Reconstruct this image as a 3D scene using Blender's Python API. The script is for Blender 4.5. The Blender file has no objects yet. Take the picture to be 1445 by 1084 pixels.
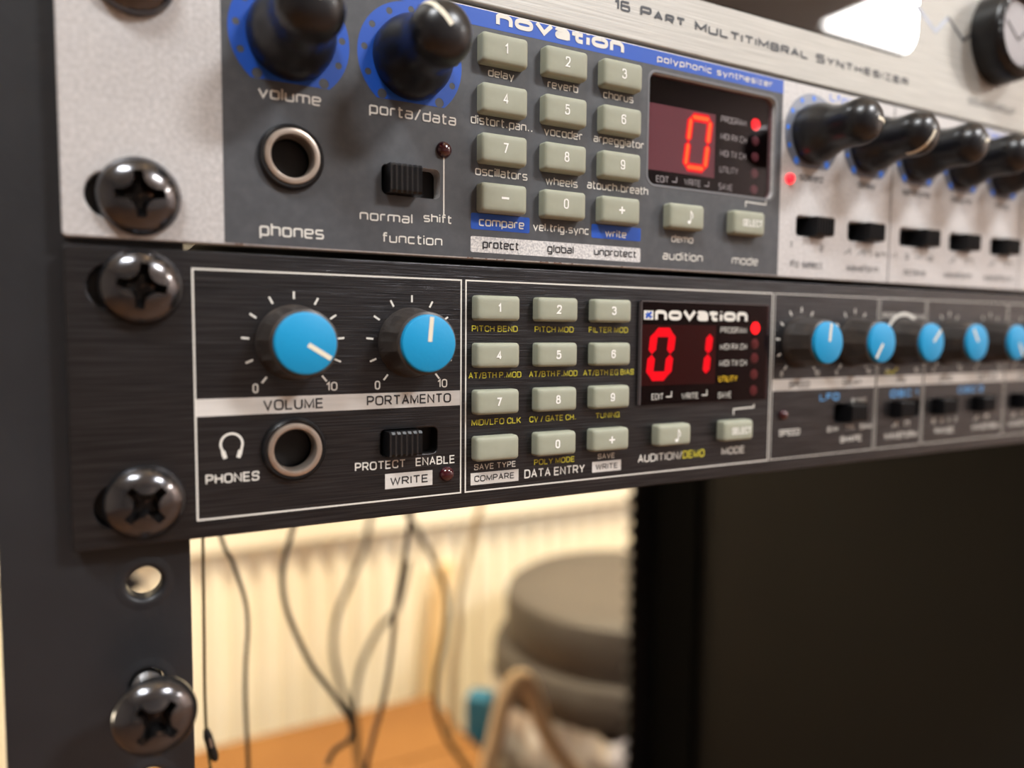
import bpy, bmesh, math, random
from mathutils import Vector, Matrix
random.seed(7)
sc = bpy.context.scene
COL = sc.collection
MM = 0.001
sin, cos, PI = math.sin, math.cos, math.pi

# ------------------------------------------------------------ camera, light, exposure
cam_d = bpy.data.cameras.new('camera')
cam = bpy.data.objects.new('camera', cam_d)
COL.objects.link(cam)
sc.camera = cam
R_ = Vector((0.87666622, -0.48103208, 0.00802912))
U_ = Vector((0.02717764, 0.06617908, 0.99743757))
F_ = Vector((0.48033083, 0.87420162, -0.07109028))
CAM = Vector((3.774, -122.113, 32.414)) * MM
cam.matrix_world = Matrix(((R_.x, U_.x, -F_.x, CAM.x), (R_.y, U_.y, -F_.y, CAM.y), (R_.z, U_.z, -F_.z, CAM.z), (0, 0, 0, 1)))
cam_d.sensor_width = 36.0
cam_d.lens = 1067.03 / 1445 * 36.0
cam_d.clip_start = 0.01
cam_d.clip_end = 30
cam_d.dof.use_dof = True
cam_d.dof.focus_distance = 0.135
cam_d.dof.aperture_fstop = 8.0

sc.view_settings.view_transform = 'Standard'
sc.view_settings.look = 'None'
sc.view_settings.gamma = 1
sc.view_settings.use_curve_mapping = False
sc.view_settings.exposure = 0.0

def lin(c):
    return tuple(((x / 255) / 12.92 if x / 255 <= 0.04045 else ((x / 255 + 0.055) / 1.055) ** 2.4) for x in c) + (1.0,)

world = bpy.data.worlds.new('world')
sc.world = world
world.use_nodes = True
world.node_tree.nodes['Background'].inputs[0].default_value = (0.9, 0.92, 1.0, 1)
world.node_tree.nodes['Background'].inputs[1].default_value = 0.05

def area(name, loc, target, sx, sy, power, color):
    d = bpy.data.lights.new(name, 'AREA')
    d.shape = 'RECTANGLE'
    d.size, d.size_y, d.energy, d.color = sx, sy, power, color
    o = bpy.data.objects.new(name, d)
    COL.objects.link(o)
    o.location = loc
    o.rotation_euler = (Vector(target) - Vector(loc)).to_track_quat('-Z', 'Y').to_euler()
    return o

area('ceiling_light_panel', (3.43, -2.15, 1.48), (3.43, -2.15, 0), 0.76, 0.5, 66, (1.0, 0.97, 0.93))
area('ceiling_light_panel', (-0.55, -0.75, 1.48), (-0.2, -0.4, 0), 0.6, 0.35, 38, (0.95, 0.98, 1.0))
area('ceiling_light_panel', (1.15, -1.5, 1.48), (1.15, -1.5, 0), 0.5, 0.3, 54, (0.97, 0.98, 1.0))
area('ceiling_light_warm', (0.55, 0.3, 1.48), (0.5, 0.9, -0.3), 0.4, 0.2, 88, (1.0, 0.86, 0.62))

def bulb(name, loc, power, r, color):
    d = bpy.data.lights.new(name, 'POINT')
    d.energy, d.color, d.shadow_soft_size = power, color, r
    o = bpy.data.objects.new(name, d)
    COL.objects.link(o)
    o.location = loc
bulb('warm_fill_light', (-0.62, 0.42, -0.15), 9, 0.08, (1.0, 0.86, 0.62))  # added fill light, no visible source; brightens the lower radiator
bulb('ceiling_bulb', (0.25, -0.45, 1.1), 0.7, 0.035, (1.0, 0.62, 0.28))
bulb('ceiling_bulb', (0.75, -0.50, 1.1), 0.7, 0.035, (1.0, 0.62, 0.28))

# ------------------------------------------------------------ materials
def new_mat(name):
    m = bpy.data.materials.new(name)
    m.use_nodes = True
    return m, m.node_tree, m.node_tree.nodes['Principled BSDF']

def mat(name, rgb, rough=0.5, metal=0.0, coat=0.0, spec=0.5, noise=None, bump=None, emit=None, sss=0.0):
    """rgb in 0-255 sRGB. noise=(scale xyz, second rgb, lo, hi) mottles the colour, bump=(scale xyz, strength)."""
    m, nt, b = new_mat(name)
    L = nt.links
    b.inputs['Base Color'].default_value = lin(rgb)
    b.inputs['Roughness'].default_value = rough
    b.inputs['Metallic'].default_value = metal
    b.inputs['Coat Weight'].default_value = coat
    b.inputs['Specular IOR Level'].default_value = spec
    if sss:
        b.inputs['Subsurface Weight'].default_value = sss
        b.inputs['Subsurface Radius'].default_value = (0.0012, 0.0012, 0.0008)
    if emit:
        b.inputs['Emission Color'].default_value = (*emit[0], 1)
        b.inputs['Emission Strength'].default_value = emit[1]
    tc = None
    def noise_node(scale, detail=3):
        nonlocal tc
        if tc is None:
            tc = nt.nodes.new('ShaderNodeTexCoord')
        mp = nt.nodes.new('ShaderNodeMapping')
        mp.inputs['Scale'].default_value = scale
        n = nt.nodes.new('ShaderNodeTexNoise')
        n.inputs['Scale'].default_value = 1.0
        n.inputs['Detail'].default_value = detail
        L.new(tc.outputs['Object'], mp.inputs['Vector'])
        L.new(mp.outputs['Vector'], n.inputs['Vector'])
        return n
    if noise:
        n = noise_node(noise[0])
        r = nt.nodes.new('ShaderNodeValToRGB')
        r.color_ramp.elements[0].color = lin(rgb)
        r.color_ramp.elements[1].color = lin(noise[1])
        r.color_ramp.elements[0].position = noise[2]
        r.color_ramp.elements[1].position = noise[3]
        L.new(n.outputs['Fac'], r.inputs['Fac'])
        L.new(r.outputs['Color'], b.inputs['Base Color'])
    if bump:
        n = noise_node(bump[0], 4)
        bp = nt.nodes.new('ShaderNodeBump')
        bp.inputs['Strength'].default_value = bump[1]
        bp.inputs['Distance'].default_value = 0.0002
        L.new(n.outputs['Fac'], bp.inputs['Height'])
        L.new(bp.outputs['Normal'], b.inputs['Normal'])
    return m

def glass_mat(name, tint, ior=1.22, rough=0.02):
    m, nt, b = new_mat(name)
    nt.nodes.remove(b)
    out = nt.nodes['Material Output']
    t = nt.nodes.new('ShaderNodeBsdfTransparent')
    t.inputs[0].default_value = (*tint, 1)
    g = nt.nodes.new('ShaderNodeBsdfGlossy')
    g.inputs['Roughness'].default_value = rough
    f = nt.nodes.new('ShaderNodeFresnel')
    f.inputs['IOR'].default_value = ior
    mx = nt.nodes.new('ShaderNodeMixShader')
    nt.links.new(f.outputs[0], mx.inputs[0])
    nt.links.new(t.outputs[0], mx.inputs[1])
    nt.links.new(g.outputs[0], mx.inputs[2])
    nt.links.new(mx.outputs[0], out.inputs['Surface'])
    return m

def led_mat(name, rgb, strength):
    m, nt, b = new_mat(name)
    b.inputs['Base Color'].default_value = (0.25, 0.0, 0.0, 1)
    b.inputs['Emission Color'].default_value = (*rgb, 1)
    b.inputs['Emission Strength'].default_value = strength
    return m

M = dict(
    rail=mat('black_powder_coat', (33, 34, 37), 0.42, noise=((60, 60, 60), (40, 41, 44), 0.35, 0.75), bump=((900, 900, 900), 0.25)),
    rail_bare=mat('worn_black_steel', (60, 60, 64), 0.3, metal=0.7),
    panel_dark=mat('dark_grey_paint', (70, 72, 76), 0.5, noise=((500, 500, 500), (78, 80, 84), 0.4, 0.7)),
    brushed=mat('black_brushed_aluminium', (57, 57, 59), 0.3, metal=0.88, noise=((70, 60, 4200), (84, 84, 87), 0.4, 0.75), bump=((60, 60, 5200), 0.4)),
    silver=mat('silver_paint', (190, 188, 187), 0.45, metal=0.2, noise=((1500, 1500, 1500), (210, 208, 207), 0.35, 0.7), bump=((1500, 1500, 1500), 0.15)),
    champagne=mat('brushed_silver', (172, 170, 164), 0.45, metal=0.25, noise=((60, 60, 3600), (192, 190, 183), 0.35, 0.7), bump=((40, 60, 2400), 0.2)),
    blue=mat('blue_print', (22, 82, 186), 0.4),
    grey_print=mat('grey_print', (128, 133, 146), 0.35, metal=0.3),
    lightblue=mat('light_blue_print', (70, 130, 235), 0.4),
    white=mat('white_print', (226, 224, 216), 0.5),
    warm_white=mat('off_white_print', (205, 202, 196), 0.45, noise=((60, 60, 900), (222, 219, 214), 0.35, 0.7)),
    speckle=mat('silver_print', (178, 178, 180), 0.5, noise=((2500, 2500, 2500), (232, 231, 228), 0.35, 0.65)),
    dim_print=mat('dim_display_print', (150, 142, 144), 0.5),
    amber=mat('amber_print', (220, 180, 20), 0.5),
    yellow=mat('yellow_print', (214, 206, 62), 0.5),
    cyan=mat('pale_blue_print', (92, 172, 238), 0.5),
    black_print=mat('black_print', (30, 31, 36), 0.5),
    dark_print=mat('dark_grey_print', (62, 66, 72), 0.5),
    key=mat('grey_green_rubber', (157, 160, 142), 0.55, spec=0.35, sss=0.12, noise=((260, 260, 260), (164, 167, 150), 0.4, 0.7)),
    key_white=mat('white_key_print', (245, 245, 240), 0.5),
    knob=mat('glossy_black_plastic', (22, 23, 27), 0.31, spec=0.55, bump=((300, 300, 300), 0.08)),
    knob_body=mat('dark_brown_black_plastic', (58, 53, 50), 0.38, noise=((160, 160, 160), (92, 80, 70), 0.5, 0.8)),
    pointer=mat('cream_pointer', (232, 226, 205), 0.5),
    cap=mat('sky_blue_plastic', (6, 150, 206), 0.48, bump=((1600, 1600, 1600), 0.12)),
    black=mat('black_plastic', (20, 20, 22), 0.3),
    void=mat('dark_interior', (6, 6, 7), 0.9, spec=0.1),
    nickel=mat('worn_nickel', (206, 194, 182), 0.3, metal=0.85, noise=((300, 300, 300), (184, 156, 134), 0.45, 0.75)),
    led_off=mat('unlit_red_lens', (62, 14, 24), 0.15, coat=1.0),
    led_dim=mat('unlit_pink_lens', (150, 116, 122), 0.35),
    led_on=led_mat('lit_red_lens', (1.0, 0.012, 0.02), 3.2),
    seg_halo=led_mat('red_segment_halo', (1.0, 0.0, 0.02), 1.6),
    seg_core=led_mat('lit_orange_segment', (1.0, 0.2, 0.03), 2.0),
    seg_red=led_mat('lit_deep_red_segment', (1.0, 0.0, 0.02), 1.3),
    module_red=mat('dark_red_module', (66, 14, 16), 0.5),
    module_pink=mat('mauve_module', (172, 140, 148), 0.45),
    pane_dark=glass_mat('tinted_display_pane', (0.74, 0.62, 0.64)),
    pane_red=glass_mat('red_display_pane', (0.85, 0.62, 0.62)),
    smoked=mat('smoked_display_glass', (12, 10, 12), 0.02, coat=1.0, spec=0.6),
    pane_edge=mat('display_edge', (92, 84, 84), 0.15),
    screw=mat('black_chromed_steel', (92, 92, 95), 0.17, metal=0.9, noise=((220, 220, 220), (140, 132, 128), 0.5, 0.85), bump=((500, 500, 500), 0.1)),
    thread=mat('bright_zinc_thread', (150, 150, 152), 0.3, metal=0.9),
    screw_slot=mat('worn_recess_steel', (36, 34, 34), 0.3, metal=0.7, noise=((900, 900, 900), (150, 120, 100), 0.62, 0.72)),
    chassis=mat('black_steel_sheet', (26, 26, 28), 0.5, metal=0.3),
    bare=mat('bare_copper_chip', (128, 104, 90), 0.4, metal=0.6),
    cable=mat('black_rubber', (26, 26, 25), 0.45),
    cable_olive=mat('olive_rubber', (104, 92, 52), 0.5),
    cable_maroon=mat('maroon_rubber', (58, 24, 22), 0.4),
    cable_grey=mat('grey_rubber', (70, 66, 54), 0.5),
    cable_tan=mat('tan_cord', (176, 150, 110), 0.6),
    radiator=mat('cream_enamel', (246, 236, 212), 0.45),
    wall=mat('cream_wall_paint', (244, 234, 212), 0.8, noise=((3, 3, 3), (248, 240, 222), 0.4, 0.7)),
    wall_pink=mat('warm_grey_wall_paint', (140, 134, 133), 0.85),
    wall_pale=mat('pale_pink_wall_paint', (244, 230, 224), 0.85),
    ceiling=mat('white_ceiling_paint', (236, 234, 230), 0.9),
    floor=mat('brown_wood_floor', (120, 84, 56), 0.5, noise=((2, 30, 2), (96, 66, 44), 0.35, 0.7)),
    card=mat('orange_cardboard', (120, 77, 28), 0.7, noise=((8, 8, 8), (132, 88, 36), 0.35, 0.7)),
    bin=mat('taupe_plastic', (68, 61, 55), 0.5),
    bin_dark=mat('dark_taupe_plastic', (62, 52, 44), 0.5),
    rim=mat('grey_moulded_rim', (112, 114, 118), 0.28),
    bag=mat('pale_plastic_film', (226, 220, 214), 0.3, coat=0.3),
    cream=mat('cream_hose_plastic', (214, 186, 150), 0.5),
    teal=mat('teal_card', (22, 96, 124), 0.5),
    wood=mat('tan_wood', (222, 188, 138), 0.6, noise=((20, 20, 2), (208, 172, 120), 0.4, 0.7)),
    dark_gap=mat('dark_gap_black', (10, 10, 10), 1.0, spec=0.05),
    side=mat('dark_brown_board', (22, 20, 18), 0.7, spec=0.2, noise=((4, 4, 4), (20, 18, 16), 0.4, 0.7)),
)

# ------------------------------------------------------------ mesh helpers (all coordinates in mm; front plane is y = 0, viewer towards -y)
LAYER = [0]
class MB:
    def __init__(s):
        s.v, s.f, s.mi = [], [], []
        s.smooth = []
    def add(s, verts, faces, mi=0, smooth=False):
        n = len(s.v)
        s.v += [tuple(p) for p in verts]
        s.f += [tuple(i + n for i in f) for f in faces]
        s.mi += [mi] * len(faces)
        s.smooth += [smooth] * len(faces)
        return s
    def box(s, x0, x1, y0, y1, z0, z1, mi=0):
        v = [(x, y, z) for x in (x0, x1) for y in (y0, y1) for z in (z0, z1)]
        return s.add(v, [(0, 1, 3, 2), (4, 6, 7, 5), (0, 4, 5, 1), (2, 3, 7, 6), (0, 2, 6, 4), (1, 5, 7, 3)], mi)
    def mesh(s, me, fn, mi=0, smooth=False):
        return s.add([fn(v.co) for v in me.vertices], [tuple(p.vertices) for p in me.polygons], mi, smooth)
    def lathe(s, prof, cx=0, cz=0, n=48, mi=0, smooth=True, close=True, wob=None):
        """prof: (radius, height towards the viewer)."""
        v, f = [], []
        for r, h in prof:
            for k in range(n):
                a = 2 * PI * k / n
                rr = r * (wob(a, h) if wob else 1)
                v.append((cx + rr * sin(a), -h, cz + rr * cos(a)))
        for i in range(len(prof) - 1):
            for k in range(n):
                k2 = (k + 1) % n
                f.append((i * n + k, i * n + k2, (i + 1) * n + k2, (i + 1) * n + k))
        if close:
            f.append(tuple((len(prof) - 1) * n + k for k in range(n)))
        return s.add(v, f, mi, smooth)
    def lathe_z(s, prof, cx, cy, n=64, mi=0, wob=None):
        v, f = [], []
        for r, z in prof:
            for k in range(n):
                a = 2 * PI * k / n
                rr = r * (wob(a, z) if wob else 1)
                v.append((cx + rr * cos(a), cy + rr * sin(a), z))
        for i in range(len(prof) - 1):
            for k in range(n):
                k2 = (k + 1) % n
                f.append((i * n + k, i * n + k2, (i + 1) * n + k2, (i + 1) * n + k))
        f.append(tuple((len(prof) - 1) * n + k for k in range(n)))
        return s.add(v, f, mi, True)
    def loops(s, rings, mi=0, smooth=True, cap0=False):
        n = len(rings[0])
        v = [p for r in rings for p in r]
        f = []
        for i in range(len(rings) - 1):
            for k in range(n):
                k2 = (k + 1) % n
                f.append((i * n + k, i * n + k2, (i + 1) * n + k2, (i + 1) * n + k))
        f.append(tuple((len(rings) - 1) * n + k for k in range(n)))
        if cap0:
            f.append(tuple(reversed(range(n))))
        return s.add(v, f, mi, smooth)
    def tube(s, pts, r, n=12, mi=0):
        P = [Vector(p) for p in pts]
        rings = []
        for i, p in enumerate(P):
            t = (P[min(i + 1, len(P) - 1)] - P[max(i - 1, 0)]).normalized()
            a = t.cross(Vector((0, 1, 0)))
            if a.length < 1e-3:
                a = t.cross(Vector((1, 0, 0)))
            a.normalize()
            b = t.cross(a)
            rr = r(i / (len(P) - 1)) if callable(r) else r
            rings.append([tuple(p + a * rr * cos(2 * PI * k / n) + b * rr * sin(2 * PI * k / n)) for k in range(n)])
        return s.loops(rings, mi, True, True)
    def line(s, pts, w, y=-0.04, mi=0, closed=False):
        """flat printed stroke in the x-z plane with mitred corners."""
        P = [Vector(p) for p in pts]
        if closed and (P[0] - P[-1]).length < 1e-6:
            P.pop()
        n = len(P)
        L, Rr = [], []
        for i in range(n):
            a = P[i] - P[i - 1] if (i > 0 or closed) else None
            b = P[(i + 1) % n] - P[i] if (i < n - 1 or closed) else None
            d1 = (a or b).normalized()
            d2 = (b or a).normalized()
            n1, n2 = Vector((-d1.y, d1.x)), Vector((-d2.y, d2.x))
            m = n1 + n2
            m = n1 if m.length < 1e-4 else m / max(0.35, m.dot(n1))
            L.append(P[i] + m * w / 2)
            Rr.append(P[i] - m * w / 2)
        v, f = [], []
        for i in range(n if closed else n - 1):
            j = (i + 1) % n
            LAYER[0] = (LAYER[0] + 1) % 23       # crossing strokes of ink lie a few microns over one another
            yy = y - LAYER[0] * 0.002
            f.append(tuple(range(len(v), len(v) + 4)))
            v += [(L[i].x, yy, L[i].y), (L[j].x, yy, L[j].y), (Rr[j].x, yy, Rr[j].y), (Rr[i].x, yy, Rr[i].y)]
        return s.add(v, f, mi)
    def merge(s, o, mi=None):
        n = len(s.v)
        s.v += o.v
        s.f += [tuple(i + n for i in f) for f in o.f]
        s.mi += [mi if mi is not None else m for m in o.mi]
        s.smooth += o.smooth
        return s
    def build(s, name, mats, parent=None, loc=None, auto=True):
        """links everything collected as ONE mesh object; loc (mm) = where its origin stands."""
        me = bpy.data.meshes.new(name)
        off = Vector((0, 0, 0))
        if parent is not None and loc is None:
            off = ORG.get(parent.name, off)
        me.from_pydata([((x - off.x) * MM, (y - off.y) * MM, (z - off.z) * MM) for x, y, z in s.v], [], s.f)
        for m in (mats if isinstance(mats, (list, tuple)) else [mats]):
            me.materials.append(m)
        me.polygons.foreach_set('material_index', s.mi)
        me.polygons.foreach_set('use_smooth', s.smooth)
        bm = bmesh.new()
        bm.from_mesh(me)
        bmesh.ops.recalc_face_normals(bm, faces=bm.faces[:])
        for e in bm.edges:
            if len(e.link_faces) == 2 and e.calc_face_angle(0) > 0.7:
                e.smooth = False
        bm.to_mesh(me)
        bm.free()
        me.update()
        o = bpy.data.objects.new(name, me)
        COL.objects.link(o)
        if parent is not None:
            o.parent = parent
        if loc is not None:
            p = Vector(loc) - (ORG.get(parent.name, Vector((0, 0, 0))) if parent is not None else Vector((0, 0, 0)))
            o.location = p * MM
            ORG[o.name] = Vector(loc)
        else:
            ORG[o.name] = off
        return o

class Face:
    """a front plate together with everything printed on it: one mesh, one material slot per ink."""
    def __init__(s, mb, m):
        s.mb, s.mats = mb, [m]
    def print(s, mb, m):
        if m not in s.mats:
            s.mats.append(m)
        s.mb.merge(mb, s.mats.index(m))
    def build(s, name, parent):
        return s.mb.build(name, s.mats, parent)

ORG = {}
def thing(name, label, cat, loc=(0, 0, 0), group=None):
    o = bpy.data.objects.new(name, None)
    COL.objects.link(o)
    o.empty_display_size = 0.01
    o.location = Vector(loc) * MM
    ORG[o.name] = Vector(loc)
    return tag(o, label, cat, group)
def tag(o, label, cat, group=None):
    o['label'], o['category'] = label, cat
    if group:
        o['group'] = group
    return o
def dup(o, loc, parent):
    c = o.copy()
    COL.objects.link(c)
    c.parent = parent
    c.location = (Vector(loc) - ORG.get(parent.name, Vector((0, 0, 0)))) * MM
    ORG[c.name] = Vector(loc)
    for ch in o.children:
        d = ch.copy()
        COL.objects.link(d)
        d.parent = c
    return c

def curve_mesh(loops, extrude=0.0, bevel=0.0):
    cu = bpy.data.curves.new('tmp', 'CURVE')
    cu.dimensions = '2D'
    cu.fill_mode = 'BOTH'
    cu.extrude = max(0.0, extrude - bevel)
    cu.bevel_depth = bevel
    cu.bevel_resolution = 2
    cu.offset = -bevel
    for lp in loops:
        sp = cu.splines.new('POLY')
        sp.points.add(len(lp) - 1)
        for p, q in zip(sp.points, lp):
            p.co = (q[0], q[1], 0, 1)
        sp.use_cyclic_u = True
    o = bpy.data.objects.new('tmp', cu)
    COL.objects.link(o)
    me = bpy.data.meshes.new_from_object(o.evaluated_get(bpy.context.evaluated_depsgraph_get()))
    bpy.data.objects.remove(o)
    return me
def rrect(x0, z0, x1, z1, r=0.0, n=6):
    if r <= 0:
        return [(x0, z0), (x1, z0), (x1, z1), (x0, z1)]
    out = []
    for cx, cz, a0 in ((x1 - r, z0 + r, -90), (x1 - r, z1 - r, 0), (x0 + r, z1 - r, 90), (x0 + r, z0 + r, 180)):
        for k in range(n + 1):
            a = math.radians(a0 + 90 * k / n)
            out.append((cx + r * cos(a), cz + r * sin(a)))
    return out
def circ(cx, cz, r, n=40):
    return [(cx + r * cos(2 * PI * k / n), cz + r * sin(2 * PI * k / n)) for k in range(n)]
def plate(mb, loops, y0, y1, bevel=0.0, mi=0):
    me = curve_mesh(loops, (y1 - y0) / 2, bevel)
    return mb.mesh(me, lambda c: (c.x, (y0 + y1) / 2 - c.z, c.y), mi)
def decal(mb, loops, y=-0.02, mi=0):
    me = curve_mesh(loops)
    return mb.mesh(me, lambda c: (c.x, y, c.y), mi)

# ------------------------------------------------------------ lettering
# squarish technical lettering, drawn as strokes: "x,y x,y; ..." ; 'z' closes, '!' keeps corners sharp
G = {
 'a': '.05,1 .75,1 .75,0 0,0 0,.55 .75,.55', 'b': '0,1.4 0,0 .8,0 .8,1 0,1', 'c': '.75,1 0,1 0,0 .75,0', 'd': '.8,1.4 .8,0 0,0 0,1 .8,1',
 'e': '0,.5 .8,.5 .8,1 0,1 0,0 .75,0', 'f': '.5,1.4 .15,1.4 .15,0;0,1 .5,1', 'g': '.8,1 .8,-.4 .05,-.4;.8,1 0,1 0,0 .8,0', 'h': '0,1.4 0,0;0,1 .8,1 .8,0',
 'i': '0,1 0,0;0,1.22 0,1.42', 'l': '0,1.4 0,0', 'm': '0,0 0,1 1.3,1 1.3,0;.65,1 .65,0', 'n': '0,0 0,1 .8,1 .8,0', 'o': '0,0 .8,0 .8,1 0,1 z',
 'p': '0,-.4 0,1 .8,1 .8,0 0,0', 'r': '0,0 0,1 .5,1', 's': '.75,1 0,1 0,.5 .75,.5 .75,0 0,0', 't': '.15,1.35 .15,0 .5,0;0,1 .5,1', 'u': '0,1 0,0 .8,0 .8,1',
 'v': '!0,1 .42,0 .84,1', 'w': '!0,1 .3,0 .6,1 .9,0 1.2,1', 'y': '!0,1 .42,0;!.84,1 .32,-.4', 'z': '!0,1 .75,1 0,0 .75,0',
 '.': '0,0 0,.24', "'": '0,1.4 0,1.1', '/': '!0,-.1 .6,1.45', '-': '0,.5 .6,.5', '+': '0,.6 .7,.6;.35,.25 .35,.95',
 'A': '!0,0 .5,1.4 1,0;.2,.45 .8,.45', 'B': '0,.72 1,.72 1,0 0,0 0,1.4 .95,1.4 .95,.72', 'C': '1,1.4 0,1.4 0,0 1,0', 'D': '0,0 1,0 1,1.4 0,1.4 z', 'E': '1,1.4 0,1.4 0,0 1,0;0,.7 .9,.7',
 'G': '1,1.4 0,1.4 0,0 1,0 1,.65 .55,.65', 'H': '0,0 0,1.4;1,0 1,1.4;0,.7 1,.7', 'I': '0,0 0,1.4', 'L': '0,1.4 0,0 .9,0', 'M': '!0,0 0,1.4 .6,.35 1.2,1.4 1.2,0', 'N': '!0,0 0,1.4 1,0 1,1.4',
 'O': '0,0 1,0 1,1.4 0,1.4 z', 'P': '0,0 0,1.4 1,1.4 1,.6 0,.6', 'R': '0,0 0,1.4 1,1.4 1,.62 0,.62;!.5,.62 1,0', 'S': '1,1.4 0,1.4 0,.72 1,.72 1,0 0,0', 'T': '0,1.4 1,1.4;.5,1.4 .5,0',
 'U': '0,1.4 0,0 1,0 1,1.4', 'V': '!0,1.4 .5,0 1,1.4', 'W': '!0,1.4 .35,0 .7,1.2 1.05,0 1.4,1.4', 'X': '!0,0 1,1.4;!0,1.4 1,0', 'Y': '!0,1.4 .5,.7 1,1.4;.5,.7 .5,0', 'Z': '!0,1.4 1,1.4 0,0 1,0',
 '0': '0,0 .85,0 .85,1.4 0,1.4 z', '1': '!0,1.1 .3,1.4 .3,0', '2': '0,1.4 .85,1.4 .85,.72 0,.72 0,0 .85,0', '3': '0,1.4 .85,1.4 .85,0 0,0;.2,.72 .85,.72', '4': '!.65,0 .65,1.4 0,.4 .9,.4',
 '5': '.85,1.4 0,1.4 0,.8 .85,.8 .85,0 0,0', '6': '.8,1.4 0,1.4 0,0 .85,0 .85,.75 0,.75', '7': '!0,1.4 .85,1.4 .3,0', '8': '0,0 .85,0 .85,1.4 0,1.4 z;0,.72 .85,.72', '9': '.05,0 .85,0 .85,1.4 0,1.4 0,.65 .85,.65',
}
# plain sans capitals and figures ('^' keeps that corner sharp)
S_ = {
 'A': '0,0 .5,1.4^ 1,0;.2,.48 .8,.48', 'B': '0,.74^ .85,.74 .85,1.4 0,1.4^ 0,0^ .95,0 .95,.74 .1,.74', 'C': '.95,1 .95,1.4 0,1.4 0,0 .95,0 .95,.4', 'D': '0,0^ .98,0 .98,1.4 0,1.4^ z',
 'E': '.88,1.4 0,1.4^ 0,0^ .9,0;0,.72 .8,.72', 'F': '.85,1.4 0,1.4^ 0,0;0,.72 .75,.72', 'G': '1,1 1,1.4 0,1.4 0,0 1,0^ 1,.66^ .55,.66', 'H': '0,0 0,1.4;.95,0 .95,1.4;0,.72 .95,.72', 'I': '0,0 0,1.4',
 'K': '0,0 0,1.4;.92,1.4 0,.45;.33,.8 .97,0', 'L': '0,1.4 0,0^ .82,0', 'M': '0,0 0,1.4^ .58,.15^ 1.16,1.4^ 1.16,0', 'N': '0,0 0,1.4^ .95,0^ .95,1.4', 'O': '0,0 1.08,0 1.08,1.4 0,1.4 z', 'P': '0,0 0,1.4^ .92,1.4 .92,.62 0,.62',
 'Q': '0,0 1.08,0 1.08,1.4 0,1.4 z;.7,.3 1.1,-.1', 'R': '0,0 0,1.4^ .94,1.4 .94,.64 0,.64;.5,.64 .98,0', 'S': '.93,1 .93,1.4 0,1.4 0,.74 .93,.74 .93,0 0,0 0,.4', 'T': '0,1.4 1,1.4;.5,1.4 .5,0',
 'U': '0,1.4 0,0 .95,0 .95,1.4', 'V': '0,1.4 .5,0^ 1,1.4', 'W': '0,1.4 .36,0^ .72,1.3^ 1.08,0^ 1.44,1.4', 'X': '0,0 .95,1.4;0,1.4 .95,0', 'Y': '0,1.4 .5,.62^ 1,1.4;.5,.62 .5,0', 'Z': '0,1.4 .95,1.4^ 0,0^ .95,0',
 '0': '0,0 .85,0 .85,1.4 0,1.4 z', '1': '0,1.02 .38,1.4^ .38,0', '2': '0,1 0,1.4 .85,1.4 .85,.8 0,0^ .88,0', '3': '0,1.08 0,1.4 .82,1.4 .82,.76 .35,.76;.35,.76 .88,.76 .88,0 0,0 0,.34', '4': '.64,0 .64,1.4^ 0,.4^ .92,.4',
 '5': '.82,1.4 .12,1.4^ .04,.68^ .2,.9 .86,.9 .86,0 0,0 0,.34', '6': '.84,1.08 .84,1.4 0,1.4 0,0 .86,0 .86,.86 0,.86 0,.4', '7': '0,1.4 .86,1.4^ .3,0', '8': '.08,.76 .78,.76 .78,1.4 .08,1.4 z;0,0 .86,0 .86,.76 0,.76 z',
 '9': '.03,.32 .03,0 .86,0 .86,1.4 0,1.4 0,.54 .86,.54 .86,.9', '.': '0,0 0,.2', '/': '0,-.1 .5,1.45', '-': '0,.6 .6,.6', '+': '0,.6 .7,.6;.35,.25 .35,.95',
}
# heavy extended lower case of the maker's word mark
N_ = {'n': '.0,0 .0,.86;.0,.45 .0,.86 .78,.86 .78,0', 'o': '0,.16 .92,.16 .92,.84 0,.84 z', 'v': '-.02,1 .45,.16^ .92,1', 'a': '0,.74 0,.86 .74,.86 .74,0;.74,.52 0,.52 0,.14 .74,.14', 't': '.22,1.06 .22,.14 .62,.14;-.1,.8 .62,.8', 'i': '0,0 0,.72;0,.98 0,1.06'}
def _round(P, closed, keep, r=0.2):
    out = []
    n = len(P)
    for i, p in enumerate(P):
        if (not closed and i in (0, n - 1)) or keep[i]:
            out.append(p)
            continue
        a, b = P[i - 1], P[(i + 1) % n]
        da, db = a - p, b - p
        k = min(r, da.length * 0.49, db.length * 0.49)
        s, e = p + da.normalized() * k, p + db.normalized() * k
        for t in (0, .2, .4, .6, .8, 1):
            out.append(s * (1 - t) ** 2 + p * 2 * t * (1 - t) + e * t * t)
    return out
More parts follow.
